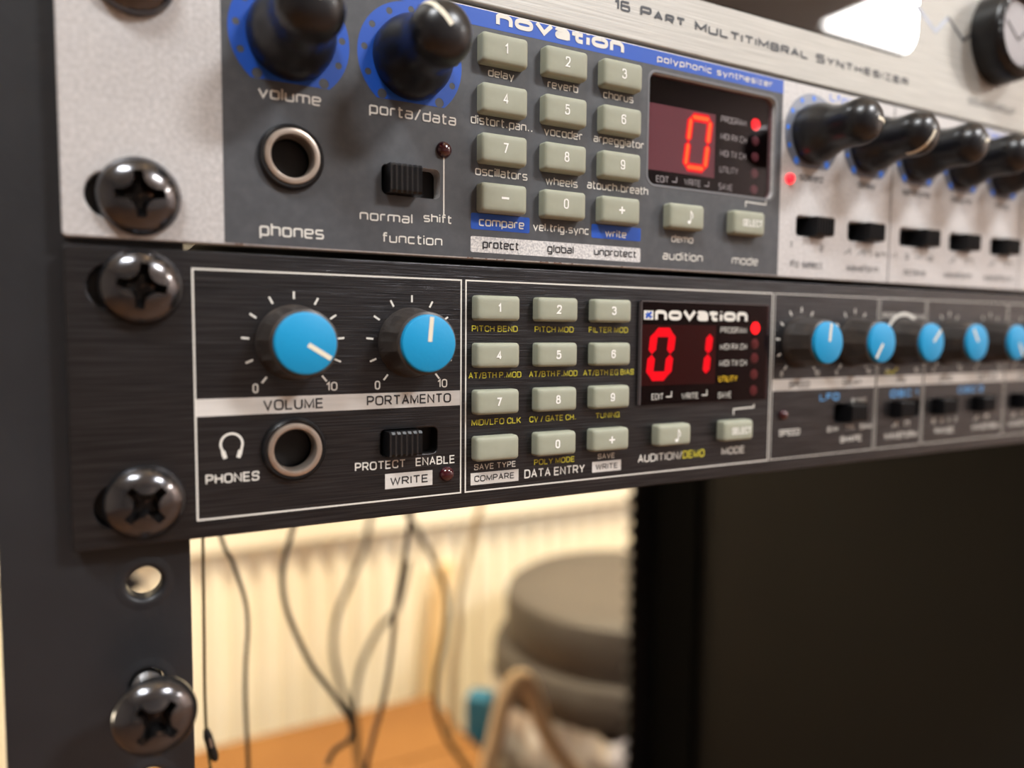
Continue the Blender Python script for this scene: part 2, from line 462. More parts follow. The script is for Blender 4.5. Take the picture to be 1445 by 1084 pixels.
def strokes_text(mb, s, x0, x1, z, xh, w, gap, y, mi, glyphs, r, small=None, space=0.75):
    """stroke lettering fitted from x0 to x1; xh = height of one glyph unit. small: scale of lower capitals (small-cap setting)."""
    items, X = [], 0.0
    for ch in s:
        if ch == ' ':
            X += space
            continue
        k = 1.0
        c = ch
        if small and ch.islower():
            c, k = ch.upper(), small
        strokes, wid = [], 0.0
        for part in glyphs[c].split(';'):
            sharp = part.startswith('!')
            tok = part.lstrip('!').split()
            closed = tok[-1] == 'z'
            tok = [t for t in tok if t != 'z']
            P = [Vector([float(q) * k for q in t.strip('^').split(',')]) for t in tok]
            wid = max(wid, max(p.x for p in P))
            if c == '.':
                P, wid = [p + Vector((.16, 0)) for p in P], .32
            strokes.append((_round(P, closed, [sharp or t.endswith('^') for t in tok], r), closed))
        items.append((X, strokes))
        X += wid + gap
    X -= gap
    kx = (x1 - x0 - w) / max(X, .01) if X > .01 else 0
    for ox, strokes in items:
        for P, closed in strokes:
            mb.line([(x0 + w / 2 + (p.x + ox) * kx, z + w / 2 + p.y * (xh - w / 1.4)) for p in P], w, y, mi, closed)
def square_text(mb, s, x0, x1, z, xh, w=0.16, gap=0.34, y=-0.04, mi=0, small=None):
    strokes_text(mb, s, x0, x1, z, xh, w, gap, y, mi, G, .2, small)
def text(mb, s, x0, x1, z, h, bold=0.0, y=-0.04, mi=0):
    strokes_text(mb, s, x0, x1, z, h / 1.4, h * .15 + bold, .42, y, mi, S_, .46, None, .55)
def word_mark(mb, x0, x1, z, xh, y):
    strokes_text(mb, 'novation', x0, x1, z, xh + .3, .76, .36, y, 0, N_, .42)

# ------------------------------------------------------------ room
def struct(o):
    o['kind'] = 'structure'
    return o
X0, X1, Y0, Y1, Z0, Z1 = -2200, 4300, -3200, 1000, -800, 1500
struct(MB().box(X0, X1, Y0, Y1, Z0 - 60, Z0).build('floor', M['floor']))
struct(MB().box(X0, X1, Y0, Y1, Z1, Z1 + 60).build('ceiling', M['ceiling']))
struct(MB().box(X0, X1, Y1, Y1 + 60, Z0 - 60, Z1 + 60).build('wall_back', M['wall']))
struct(MB().box(X0 - 60, X0, Y0, Y1, Z0 - 60, Z1 + 60).build('wall_left', M['wall_pink']))
struct(MB().box(X1, X1 + 60, Y0, Y1, Z0 - 60, Z1 + 60).build('wall_right', M['wall_pale']))
struct(MB().box(X0, X1, Y0 - 60, Y0, Z0 - 60, Z1 + 60).build('wall_front', M['wall_pink']))

# ------------------------------------------------------------ rack frame
rack = thing('equipment_rack', 'black steel equipment rack frame with round holes down its rails, holding three synthesizers', 'rack', (241, 240, -800))
HOLES = []
for u in range(-10, 5):
    for d in (6.35, 22.225, 38.1):
        HOLES.append(u * 44.45 + d)
HOLES = [h for h in HOLES if -430 < h < 220]
RB, RT = -800, 240
def rail(x0, x1, hx, y):
    mb = MB()
    zs = HOLES
    plate(mb, [rrect(x0, RB, x1, RT, 0.8)] + [circ(hx, h, 2.5, 32) for h in zs], y, y + 2.5, 0.35)
    for h in zs:                       # pressed and tapped hole: raised lip running into the bore
        mb.lathe([(4.3, -(y + 0.01)), (3.9, -(y - 0.03)), (3.4, -(y - 0.12)), (3.0, -(y - 0.14)), (2.7, -(y - 0.02)), (2.52, -(y + 0.25)), (2.45, -(y + 0.6)), (2.45, -(y + 3.2))], hx, h, 32, 0, True, False)
    return mb
mb = rail(-9.1, 15.7, 9.2, 3.0)
mb.box(-9.1, -6.6, 5.4, 60, RB, RT)                 # folded flange going back
mb.build('front_rail', M['rail'], rack)
mb = rail(466.9, 491.7, 473.4, 3.0)
mb.box(489.2, 491.7, 5.4, 60, RB, RT)
mb.build('front_rail', M['rail'], rack)
def notched(x_in, x_out, y):
    mb = MB()
    s = 1 if x_out > x_in else -1
    pts = []
    z = RB
    while z < RT - 16:
        pts.append((x_in, z))
        for k in range(0, 9):
            a = -PI / 2 + PI * k / 8
            pts.append((x_in + s * 6.5 * cos(a), z + 9.9 + 5.2 * sin(a)))
        z += 15.875
    pts += [(x_in, z), (x_in, RT), (x_out, RT), (x_out, RB)]
    plate(mb, [pts], y, y + 3)
    return mb
mb = notched(28, -9.1, 459)
mb.box(-9.1, -6.6, 430, 462, RB, RT)
mb.build('rear_rail', M['rail'], rack)
mb = notched(453.5, 491.7, 459)
mb.box(489.2, 491.7, 430, 462, RB, RT)
mb.build('rear_rail', M['rail'], rack)
MB().box(473, 489, 384, 440, RB, RT).build('dark_gap_strip', M['dark_gap'], rack)  # unlit gap between side panel and rear rail, drawn as a near-black strip
MB().box(480, 489, 62, 384, RB, RT).build('side_panel', M['side'], rack)
MB().box(-9.1, 491.7, 5.6, 462, -800, -782).build('base_plate', M['rail'], rack)
MB().box(-9.1, 491.7, 5.6, 462, 222, 240).build('top_plate', M['rail'], rack)

# ------------------------------------------------------------ shared synthesizer parts
def key_mesh(w, h, d):
    mb = MB()
    rings = []
    for ins, dep, r in ((0.0, 0.0, .55), (0.0, d * .70, .6), (.07, d * .83, .65), (.22, d * .93, .7), (.5, d * .985, .7), (1.0, d * 1.005, .6), (1.7, d * 1.01, .3)):
        rings.append([(x, -dep, z) for x, z in rrect(-w / 2 + ins, -h / 2 + ins, w / 2 - ins, h / 2 - ins, r, 5)])
    return mb.loops(rings, 0, True)
def pot_ticks(mb, cx, cz, which, r0=6.9, r1=8.1, w=0.32, mi=0):
    for k in which:
        a = math.radians((k - 5) * 28.2)
        mb.line([(cx + r0 * sin(a), cz + r0 * cos(a)), (cx + r1 * sin(a), cz + r1 * cos(a))], w, mi=mi)
def jack(parent, cx, cz):
    mb = MB().lathe([(4.9, -0.2), (5.1, .25), (5.0, .75), (4.65, 1.05), (4.3, 1.0), (4.2, .55)], cx, cz, 56, 0, True, False)
    j = mb.build('headphone_socket', M['black'], parent)
    MB().lathe([(4.2, .4), (4.3, 1.0), (4.2, 1.3), (3.75, 1.42), (3.4, 1.35), (3.22, .95), (3.18, .2), (3.18, -1.6)], cx, cz, 56, 0, True, False).build('metal_bushing', M['nickel'], j)
    MB().lathe([(3.25, -14), (3.18, -1.6), (3.18, -1.6)], cx, cz, 40, 0, True, False).lathe([(3.2, -14), (.01, -14)], cx, cz, 40, 0, False, False).build('socket_barrel', M['void'], j)
def slide_switch(parent, x0, x1, z0, z1, sx0, sx1, d=2.6):
    """recess box behind the cut slot and a ribbed slider in it."""
    mb = MB()
    mb.box(x0 - .6, x1 + .6, 5.6, 5.8, z0 - .6, z1 + .6)
    for a, b, c, e in ((x0 - .8, x0 - .5, z0 - .8, z1 + .8), (x1 + .5, x1 + .8, z0 - .8, z1 + .8), (x0 - .8, x1 + .8, z0 - .8, z0 - .5), (x0 - .8, x1 + .8, z1 + .5, z1 + .8)):
        mb.box(a, b, 3.02, 5.8, c, e)
    s = mb.build('slide_switch', M['void'], parent)
    prof = []
    n = 6
    for k in range(n * 4 + 1):
        t = k / (n * 4)
        prof.append((sx0 + (sx1 - sx0) * t, d - 0.28 * (0.5 - 0.5 * cos(2 * PI * n * t))))
    h0, h1 = z0 + .15, z1 - .15
    v, f = [], []
    for x, dep in prof:
        v += [(x, 3.0, h0), (x, -dep + .35, h0), (x, -dep, h0 + .4), (x, -dep, h1 - .4), (x, -dep + .35, h1), (x, 3.0, h1)]
    for i in range(len(prof) - 1):
        for k in range(5):
            f.append((i * 6 + k, i * 6 + k + 1, (i + 1) * 6 + k + 1, (i + 1) * 6 + k))
    f += [tuple(range(6)), tuple(range(len(v) - 1, len(v) - 7, -1))]
    MB().add(v, f).build('slider', M['black'], s)
def led(parent, cx, cz, r, m, name='indicator_lamp'):
    MB().lathe([(r, -.5), (r, .1), (r * .95, .45), (r * .75, .8), (r * .4, 1.05), (.02, 1.12)], cx, cz, 24, 0).build(name, m, parent)
SEG = {'0': 'abcdef', '1': 'bc'}
def digit(mb, ch, x0, z0, w, h, t, lean, y, mi, grow=0.0):
    """seven-segment figure, lower left corner x0,z0."""
    m = z0 + h / 2
    def sk(x, z):
        return (x + lean * (z - z0) / h, y, z)
    g = .12 - grow
    def hseg(z):
        e = t / 2 + grow
        xs, xe = x0 + t / 2 + g, x0 + w - t / 2 - g
        P = [(xs, z), (xs + e * .9, z + e), (xe - e * .9, z + e), (xe, z), (xe - e * .9, z - e), (xs + e * .9, z - e)]
        mb.add([sk(*p) for p in P], [tuple(range(6))], mi)
    def vseg(x, za, zb):
        e = t / 2 + grow
        za, zb = za + g, zb - g
        P = [(x, za), (x + e, za + e * .9), (x + e, zb - e * .9), (x, zb), (x - e, zb - e * .9), (x - e, za + e * .9)]
        mb.add([sk(*p) for p in P], [tuple(range(6))], mi)
    for s in SEG[ch]:
        if s == 'a': hseg(z0 + h - t / 2)
        if s == 'd': hseg(z0 + t / 2)
        if s == 'b': vseg(x0 + w - t / 2, m, z0 + h - t / 2)
        if s == 'c': vseg(x0 + w - t / 2, z0 + t / 2, m)
        if s == 'f': vseg(x0 + t / 2, m, z0 + h - t / 2)
        if s == 'e': vseg(x0 + t / 2, z0 + t / 2, m)
def note(mb, cx, cz, k, y):
    """quaver"""
    P = [(cx - .55 * k + .42 * k * cos(a), cz - .95 * k + .34 * k * sin(a)) for a in [2 * PI * i / 16 for i in range(16)]]
    mb.add([(p[0], y, p[1]) for p in P], [tuple(range(16))])
    mb.line([(cx - .18 * k, cz - .95 * k), (cx - .18 * k, cz + 1.25 * k)], .2 * k, y)
    mb.line([(cx - .18 * k, cz + 1.2 * k), (cx + .3 * k, cz + .55 * k), (cx + .35 * k, cz + .1 * k), (cx + .2 * k, cz - .25 * k)], .2 * k, y)
def slot_cut(cz):
    return rrect(2.8, cz - 3.3, 13.5, cz + 3.3, 3.25, 10)

# ------------------------------------------------------------ LOWER synthesizer: brushed black, blue caps
low = thing('rack_synthesizer', 'lowest rack synthesizer, brushed black front with sky-blue knob caps and red 01 display', 'synthesizer', (241.3, 0, 0))
DX = [147.3, 166.1, 185.3, 204.6, 223.7, 242.8, 261.9]
SW = [(160.2, 172.2), (181.6, 193.2), (198.8, 210.3), (217.2, 228.4), (236, 247)]
holes = [slot_cut(38.1), slot_cut(6.35), circ(31.05, 13.15, 4.6), rrect(45.6, 10.8, 55.9, 15.3, .8)]
holes += [rrect(a, 10.7, b, 15.1, .6) for a, b in SW]
holes += [[(965.2 / 2 + 0 - (x - 0), z) for x, z in reversed(slot_cut(q))] for q in (38.1, 6.35)]
mb = MB()
plate(mb, [rrect(0.0, .3, 482.6, 43.85, .7)] + holes, 0, 3.0, .25)
face = Face(mb, M['brushed'])
MB().box(20, 462, 3.05, 300, 3.0, 42.5).build('chassis', M['chassis'], low)
lines = MB()
FB, FT = 3.18, 41.13
for a, b in ((16.55, 60.47), (61.4, 137.75), (138.5, 174.75), (175.6, 194.0), (194.8, 231.9), (232.8, 270.0), (270.8, 462.0)):
    lines.line([(a, FB), (b, FB), (b, FT), (a, FT)], .27 if a < 100 else .16, closed=True)
# dial scales
pot_ticks(lines, 31.35, 30.15, range(11))
pot_ticks(lines, 51.2, 30.12, range(11))
for i, x in enumerate(DX):
    if i != 2:
        pot_ticks(lines, x, 30.15, range(11), w=.38)
arc = [(DX[2] + 7.2 * sin(math.radians(a)), 30.15 + 7.2 * cos(math.radians(a))) for a in range(-125, 66, 10)]
lines.line(arc, .9)
# headphone pictogram
hp = [(21.62 + 1.6 * sin(math.radians(a)), 14.55 + 1.62 * cos(math.radians(a))) for a in range(-118, 119, 12)]
hp = [(20.35, 12.75)] + hp + [(22.89, 12.75)]
lines.line(hp, .36)
for sx in (-1, 1):
    lines.line([(21.62 + sx * .95, 12.35), (21.62 + sx * 1.28, 13.55)], .62)
# elbow marks
lines.line([(126.7, 14.1), (126.7, 15.4), (132.9, 15.6), (132.9, 16.3)], .3)
face.print(lines, M['white'])
st = MB()
for a, b in ((16.55, 60.3), (138.5, 174.75), (175.6, 194.0), (194.8, 231.9), (232.8, 270), (270.8, 462)):
    decal(st, [rrect(a, 18.98, b, 21.65)], -.03)
decal(st, [rrect(46.3, 5.1, 55.02, 7.75)], -.03)
decal(st, [rrect(62.46, 4.28, 72.4, 6.5)], -.03)
decal(st, [rrect(89.1, 4.36, 96.15, 6.5)], -.03)
face.print(st, M['warm_white'])
w = MB()
B = .0
for s, a, b, z, h in (('0', 24.85, 25.72, 22.3, 1.5), ('10', 36.35, 38.2, 22.3, 1.45), ('0', 44.55, 45.5, 22.25, 1.5), ('10', 55.95, 57.8, 22.25, 1.5),
        ('PHONES', 17.78, 25.65, 8.55, 1.5), ('PROTECT', 41.05, 50.0, 8.62, 1.45), ('ENABLE', 51.85, 59.35, 8.65, 1.48), ('SAVE TYPE', 63.15, 71.8, 7.0, 1.1), ('DATA ENTRY', 73.65, 87.3, 4.58, 1.65),
        ('SAVE', 90.4, 94.55, 6.97, 1.05), ('AUDITION/', 100.4, 112.2, 5.45, 1.65), ('MODE', 123.5, 130.4, 5.42, 1.6), ('SPEED', 141.2, 148.1, 8.45, 1.5), ('SHAPE', 162.5, 170.4, 5.6, 1.5),
        ('WAVEFORM', 179.3, 192.8, 5.3, 1.6), ('RANGE', 200.5, 209, 5.55, 1.5), ('WAVEFORM', 217.4, 230.6, 5.5, 1.6), ('WAVEFORM', 235.5, 248.5, 5.5, 1.6),
        ('S/H', 157.6, 161.4, 8.5, 1.2), ('SAW', 169.6, 174.2, 8.5, 1.3), ('TRI', 164.2, 167.4, 8.5, 1.2), ('SYNC', 166.0, 171.6, 15.35, 1.0),
        ('16', 198.6, 200.6, 8.4, 1.2), ('8', 202.9, 203.9, 8.4, 1.2), ('4', 206.0, 207.0, 8.4, 1.2), ('2', 209.2, 210.2, 8.4, 1.2), ('SQR', 176.6, 181.8, 36.4, 1.1), ('SAW', 188.4, 193.4, 36.2, 1.1)):
    text(w, s, a, b, z, h, B)
for i, x in enumerate(DX[:6]):
    text(w, '0', x - 6.3, x - 5.5, 22.3, 1.2, B)
    text(w, '10', x + 5.0, x + 6.8, 22.3, 1.2, B)
for x in (182.4, 218.2, 237):
    w.line([(x, 8.3), (x + 1.8, 9.6), (x + 1.8, 8.3)], .3)
    w.line([(x + 5.2, 8.3), (x + 5.2, 9.5), (x + 6.8, 9.5), (x + 6.8, 8.3)], .3)
face.print(w, M['white'])
k = MB()
for s, a, b, z, h in (('VOLUME', 26.4, 35.9, 19.5, 1.68), ('PORTAMENTO', 43.15, 58.55, 19.58, 1.65), ('WRITE', 47.22, 54.2, 5.7, 1.4), ('COMPARE', 63.2, 71.5, 4.85, 1.15), ('WRITE', 89.92, 95.33, 4.86, 1.1),
        ('SPEED', 143.9, 150.9, 19.6, 1.5), ('DELAY', 162.6, 169.6, 19.6, 1.5), ('PW', 183.6, 187.0, 19.6, 1.5), ('SYNC', 201.6, 207.4, 19.6, 1.5), ('DETUNE', 219.2, 228.4, 19.6, 1.5), ('WIDTH', 239, 247, 19.6, 1.5)):
    text(k, s, a, b, z, h, 0, -.06)
face.print(k, M['black_print'])
y_ = MB()
for s, a, b, z, h in (('PITCH BEND', 62.56, 71.95, 32.08, 1.12), ('PITCH MOD', 75.58, 84.25, 32.05, 1.12), ('FILTER MOD', 87.8, 97.25, 32.06, 1.12),
        ('AT/BTH P.MOD', 61.95, 72.8, 23.66, 1.12), ('AT/BTH F.MOD', 74.45, 85.25, 23.65, 1.12), ('AT/BTH EG BIAS', 86.65, 98.9, 23.65, 1.12),
        ('MIDI/LFO CLK', 62.57, 72.82, 15.13, 1.15), ('CV / GATE CH.', 74.62, 85.1, 15.15, 1.12), ('TUNING', 89.72, 95.53, 15.13, 1.1), ('POLY MODE', 75.73, 84.92, 6.92, 1.1), ('DEMO', 112.4, 118.5, 5.45, 1.65)):
    text(y_, s, a, b, z, h)
pot = 185.3
y_.line([(pot - 3.6, 22.2), (pot - 2.2, 23.6), (pot - 1.6, 23.0)], .35)
text(y_, 'MIN', 178.6, 181.6, 21.9, 1.2, B)
face.print(y_, M['yellow'])
c_ = MB()
text(c_, 'LFO', 154.6, 161.5, 16.15, 1.75, .08)
text(c_, 'OSC 1', 181.0, 192.4, 16.1, 1.75, .08)
text(c_, 'OSC 2', 210, 222, 16.2, 1.75, .08)
text(c_, 'OSC 3', 246, 258, 16.2, 1.75, .08)
face.print(c_, M['cyan'])
# keypad
kproto = key_mesh(8.7, 4.45, 2.3)
digits = [['1', '2', '3'], ['4', '5', '6'], ['7', '8', '9'], ['', '0', '+']]
first = None
low_keys = [(66.95 + 12.58 * q, 36.3 - 8.42 * r, digits[r][q]) for r in range(4) for q in range(3)] + [(108.3, 11.0, 'note'), (126.35, 10.9, 'SELECT')]
def make_keys(parent, keys, proto, h, bold):
    first = None
    for x, z, ch in keys:
        if first is None:
            o = first = proto.build('push_button', M['key'], parent, loc=(x, 0, z))
        else:
            o = first.copy()
            COL.objects.link(o)
            o.location = (Vector((x, 0, z)) - ORG[parent.name]) * MM
            ORG[o.name] = Vector((x, 0, z))
        t = MB()
        yy = -2.36
        if ch == 'note':
            note(t, .9, -.1, 1.05, yy)
        elif ch == '+':
            t.line([(-.7, 0), (.7, 0)], .36, yy).line([(0, -.7), (0, .7)], .36, yy)
        elif ch == '-':
            t.line([(-.75, 0), (.75, 0)], .4, yy)
        elif ch == 'SELECT':
            text(t, ch, -2.2, 3.6, -.75, 1.45, .0, yy)
        elif ch:
            wd = {'1': .62}.get(ch, 1.08)
            text(t, ch, -wd / 2, wd / 2, -.8, h, bold, yy)
        if ch:
            t.build('printed_symbol', M['key_white'], o, loc=ORG[o.name])
face.build('front_panel', low)
make_keys(low, low_keys, kproto, 1.65, .06)
# knobs with blue caps
bd = MB().lathe([(6.05, -.2), (6.0, .5), (5.85, 2.0), (5.55, 4.6), (5.3, 6.4), (5.15, 6.9), (4.7, 7.1)], 0, 0, 66, 0, False, True,
    lambda a, h: max(.965, cos(PI / 11) / cos((a + .2) % (2 * PI / 11) - PI / 11)) if .6 < h < 6.6 else 1)
cp = MB().lathe([(4.72, 6.7), (4.72, 7.5), (4.6, 7.85), (4.3, 8.0), (0.01, 8.03)], 0, 0, 56, 0)
pt_ = MB().line([(0, .3), (0, 4.35)], .72, -8.06)
knob_list = [(31.35, 30.15, 122), (51.2, 30.12, 5)] + [(x, 30.15, a) for x, a in zip(DX, (5, 214, 43, -35, 147, 20, -60))]
kb = None
for x, z, a in knob_list:
    if kb is None:
        kb = bd.build('rotary_knob', M['knob_body'], low, loc=(x, 0, z))
        c = cp.build('blue_cap', M['cap'], kb, loc=ORG[kb.name])
        c['label'] = 'sky-blue flat cap'
        pt_.build('pointer_line', M['pointer'], kb, loc=ORG[kb.name])
        o = kb
    else:
        o = dup(kb, (x, 0, z), low)
    o.rotation_euler = (0, math.radians(a), 0)
jack(low, 31.05, 13.15)
slide_switch(low, 45.6, 55.9, 10.8, 15.3, 46.3, 52.1)
for (a, b), t in zip(SW, (.25, .05, .1, .1, .3)):
    q = a + (b - a) * t + .2
    slide_switch(low, a, b, 10.7, 15.1, q, q + 5.5)
led(low, 57.75, 6.8, 1.35, M['led_off'])
led(low, 142.3, 13.4, 1.2, M['led_off'])
# display
ds = MB().box(100.2, 135.9, -.35, -.05, 17.4, 38.35).build('display', M['void'], low)
MB().box(100.5, 120.5, -.5, -.36, 21.3, 33.75).build('digit_module', M['module_red'], ds)
sg = MB()
digit(sg, '0', 101.5, 22.3, 6.6, 10.8, 1.8, 1.35, -.53, 0, .08)
digit(sg, '1', 112.0, 22.5, 6.6, 10.4, 1.8, 1.2, -.53, 0, .08)
sg.build('lit_digits', M['seg_red'], ds)
tx = MB()
word_mark(tx, 103.45, 129.3, 34.4, 2.1, -.83)
for s, a, b, z in (('PROGRAM', 121.47, 129.14, 32.17), ('MIDI RX CH', 121.43, 129.3, 28.58), ('MIDI TX CH', 121.4, 129.4, 25.05), ('EDIT', 103.0, 106.1, 18.4), ('WRITE', 111.0, 115.6, 18.26), ('SAVE', 121.25, 125.1, 18.1)):
    text(tx, s, a, b, z, 1.25, -.06, -.83)
for x in (106.8, 116.6):
    tx.line([(x, 18.9), (x + 1.4, 18.9), (x + 1.4, 20.0)], .22, -.83)
decal(tx, [rrect(100.6, 34.75, 103.05, 36.6)], -.82)
lg = MB()
lg.line([(101.1, 35.1), (102.5, 36.3)], .5, -.85).line([(100.95, 35.9), (102.7, 35.3)], .3, -.85).line([(101.4, 36.3), (102.3, 35.0)], .3, -.85)
ut = MB()
text(ut, 'UTILITY', 121.25, 126.75, 21.6, 1.3, .0, -.83)
for i, z in enumerate((33.3, 29.75, 26.6, 23.0, 19.4)):
    MB().lathe([(1.35 if i == 0 else 1.15, .36), (1.2 if i == 0 else 1.0, .5), (.02, .56)], 132.3, z, 24, 0).build('indicator_lamp', M['led_on'] if i == 0 else M['led_dim'], ds)
pane = Face(MB().box(100.2, 135.9, -.8, -.62, 17.4, 38.35), M['pane_red'])
pane.print(tx, M['white'])
pane.print(lg, M['blue'])
pane.print(ut, M['amber'])
pane.build('display_pane', ds)
MB().box(100.0, 100.2, -.82, .1, 17.4, 38.5).box(100.0, 136.0, -.82, .1, 38.35, 38.55).build('pane_rim', M['pane_edge'], ds)

# ------------------------------------------------------------ MIDDLE synthesizer: silver ears, blue rings
mid = thing('rack_synthesizer', 'middle rack synthesizer with silver ears, blue stripe, tall black knobs and red 0 display', 'synthesizer', (241.3, 0, 44.9))
KX = [148.9, 168.6, 187.9, 207.3, 226.6, 246.0, 265.4]
MSW = [(144.6, 154.5), (162.4, 174.8), (182.1, 196.6), (203.0, 213.8), (222.1, 233.3), (241.5, 252)]
P0, P1 = 44.95, 88.4
holes = [slot_cut(51.0), slot_cut(82.4), circ(31.2, 59.0, 4.6), rrect(45.85, 54.75, 56.4, 59.8, 1.0)] + [rrect(a, 54.5, b, 59.1, 1.0) for a, b in MSW]
holes += [[(482.6 - x, z) for x, z in reversed(slot_cut(q))] for q in (51.0, 82.4)]
DISP = rrect(101.5, 62.0, 136.9, 83.9, 1.8, 6)
mb = MB()
plate(mb, [rrect(0, P0, 482.6, P1, .6)] + holes + [DISP], 0, 3.0, .25)
face = Face(mb, M['silver'])
MB().box(20, 462, 3.05, 300, 47.5, 87).build('chassis', M['chassis'], mid)
dk = MB()
decal(dk, [rrect(21.15, P0 + .3, 139.0, P1 - .3, .1), circ(31.2, 59.0, 4.7), rrect(45.85, 54.75, 56.4, 59.8, 1.0), rrect(101.3, 61.8, 137.1, 84.1, 2.0, 6)], -.03)
face.print(dk, M['panel_dark'])
def ring_loops(cx, cz, ro, flat, dots, rd=.55, R=8.1):
    out, n = [], 72
    zf = cz - flat
    for k_ in range(n):
        a = 2 * PI * k_ / n
        x, z = cx + ro * sin(a), cz + ro * cos(a)
        if z >= zf:
            out.append((x, z))
        elif not out or out[-1][1] > zf + 1e-6:
            hx = math.sqrt(ro * ro - flat * flat)
            out += [(cx + hx, zf), (cx - hx, zf)]
    hol = []
    for k_ in range(11):
        a = math.radians((k_ - 5) * 28.2)
        hol.append(circ(cx + R * sin(a), cz + R * cos(a), rd * (1.45 if k_ in (0, 10) else 1), 20))
    return [out] + (hol if dots else []), hol
bl = MB()
for cx in (31.35, 51.15):
    lp, _ = ring_loops(cx, 77.35, 9.25, 7.05, True)
    decal(bl, lp, -.06)
strip = [(61.0, 86.6), (61.3, 85.9), (62.0, 85.25), (139.0, 85.25), (139.0, P1 - .25), (44.0, P1 - .25), (44.0, 86.55), (60.6, 86.55)]
decal(bl, [strip], -.05)
decal(bl, [rrect(62.3, 50.22, 74.25, 53.05, .3)], -.06)
decal(bl, [rrect(88.05, 50.35, 99.98, 52.97, .3)], -.06)
face.print(bl, M['blue'])
gr, lb = MB(), MB()
for cx in KX:
    lp, hol = ring_loops(cx, 77.6, 9.1, 7.6, False, .6)
    decal(gr, lp, -.05)
    for h in hol:
        decal(lb, [h], -.08)
face.print(gr, M['grey_print'])
square_text(lb, "Lfo's", 154.3, 162.9, 86.0, 1.25, .3)
square_text(lb, 'Oscillators', 217.3, 238.5, 86.0, 1.25, .3)
for x in (177.9, 236.4):
    pass
face.print(lb, M['lightblue'])
sp = MB()
decal(sp, [rrect(62.25, 46.18, 100.0, 49.0, .35)], -.05)
face.print(sp, M['speckle'])
w = MB()
for s, a, b, z, xh in (('volume', 26.33, 35.95, 67.45, 1.35), ('porta/data', 43.8, 59.35, 67.55, 1.35), ('phones', 26.25, 36.2, 46.65, 1.45), ('normal', 42.1, 51.3, 50.25, 1.2), ('shift', 53.3, 58.6, 50.75, 1.1),
        ('function', 45.95, 56.8, 46.85, 1.2), ('delay', 65.5, 70.75, 77.0, 1.05), ('reverb', 77.75, 84.5, 76.95, 1.1), ('chorus', 90.25, 97.5, 77.0, 1.1), ('distort.pan..', 62.15, 74.8, 68.45, 1.15),
        ('vocoder', 77.1, 85.65, 68.35, 1.15), ('arpeggiator', 88.15, 100.35, 68.5, 1.1), ('oscillators', 63.05, 73.7, 59.65, 1.15), ('wheels', 77.55, 84.7, 59.4, 1.1), ('atouch.breath', 86.85, 101.6, 59.6, 1.15),
        ('compare', 63.85, 73.1, 50.85, 1.15), ('vel.trig.sync', 74.95, 87.45, 50.8, 1.1), ('write', 91.25, 96.4, 50.75, 1.05), ('demo', 107.9, 113.75, 50.75, 1.15), ('audition', 105.7, 116.5, 47.1, 1.25), ('mode', 124.9, 132.7, 47.1, 1.3)):
    square_text(w, s, a, b, z, xh, .27 if xh > 1.3 else .235, y=-.09)
word_mark(w, 67.0, 95.0, 85.85, 2.05, -.09)
square_text(w, 'polyphonic synthesizer', 103.2, 135.5, 86.05, .95, .23, .42, -.09)
w.line([(57.08, 62.0), (57.08, 52.2)], .26, -.06)
w.line([(128.5, 59.6), (128.5, 60.7), (134.6, 60.6), (134.6, 61.5)], .25, -.06)
face.print(w, M['white'])
k = MB()
for s, a, b, z, xh in (('protect', 64.6, 72.05, 46.98, 1.1), ('global', 78.1, 84.0, 46.98, 1.1), ('unprotect', 88.7, 98.95, 47.05, 1.05)):
    square_text(k, s, a, b, z, xh, .25, y=-.08)
face.print(k, M['black_print'])
k = MB()
for s, a, b, z, xh in (('speed', 145, 152.9, 67.1, 1.2), ('delay', 165.1, 171.6, 67.3, 1.2), ('semitone', 182.3, 193.5, 67.2, 1.2), ('detune', 202.5, 212, 67.2, 1.2), ('mod', 223, 230, 67.2, 1.2),
        ('lfo select', 143.0, 153.8, 47.3, 1.2), ('waveform', 162.2, 174.2, 47.3, 1.2), ('octave', 184.2, 193.2, 47.3, 1.2), ('waveform', 201.0, 213.6, 47.3, 1.2), ('waveform', 219.4, 233.6, 47.3, 1.2),
        ('1', 142.8, 143.4, 51.6, 1.1), ('2', 152.8, 154.0, 51.4, 1.1), ('s/h', 172.8, 177, 51.2, 1.0), ('-1', 178.9, 181, 51.2, 1.0), ('0', 184.8, 186, 51.2, 1.0), ('+1', 188.6, 191, 51.2, 1.0), ('+2', 193.2, 196.2, 51.2, 1.0), ('sq', 211, 214, 51.2, 1.0), ('sq', 230, 233, 51.2, 1.0)):
    if s == 'sq':
        k.line([(a, 51.2), (a, 52.6), (b, 52.6), (b, 51.2)], .25, -.05)
    else:
        square_text(k, s, a, b, z, xh, .24)
for x in (161.4, 166.2, 203.4, 221.8):
    k.line([(x, 51.2), (x + 2.0, 52.6), (x + 2.0, 51.2)], .25)
k.line([(169.2, 51.2), (169.2, 52.5), (171.0, 52.5), (171.0, 51.2)], .25)
for x in (178.0, 236.3):
    k.line([(x, P0 + .3), (x, P1 - .3)], .25)
face.print(k, M['dark_print'])
ch = MB()
for x, wd in ((61.5, 1.4), (65.2, .4), (67.4, .3), (68.9, .4), (76.4, 2.2), (79.5, 2.0), (83.5, .5), (95.2, .6), (22.6, 1.3)):
    decal(ch, [[(x, P0 + .02), (x + wd, P0 + .02), (x + wd * .85, P0 + .28 + .1 * (x % 1)), (x + wd * .4, P0 + .2), (x + wd * .12, P0 + .32)]], -.05)
face.print(ch, M['bare'])
kproto = key_mesh(9.1, 5.1, 2.3)
D2 = [['1', '2', '3'], ['4', '5', '6'], ['7', '8', '9'], ['-', '0', '+']]
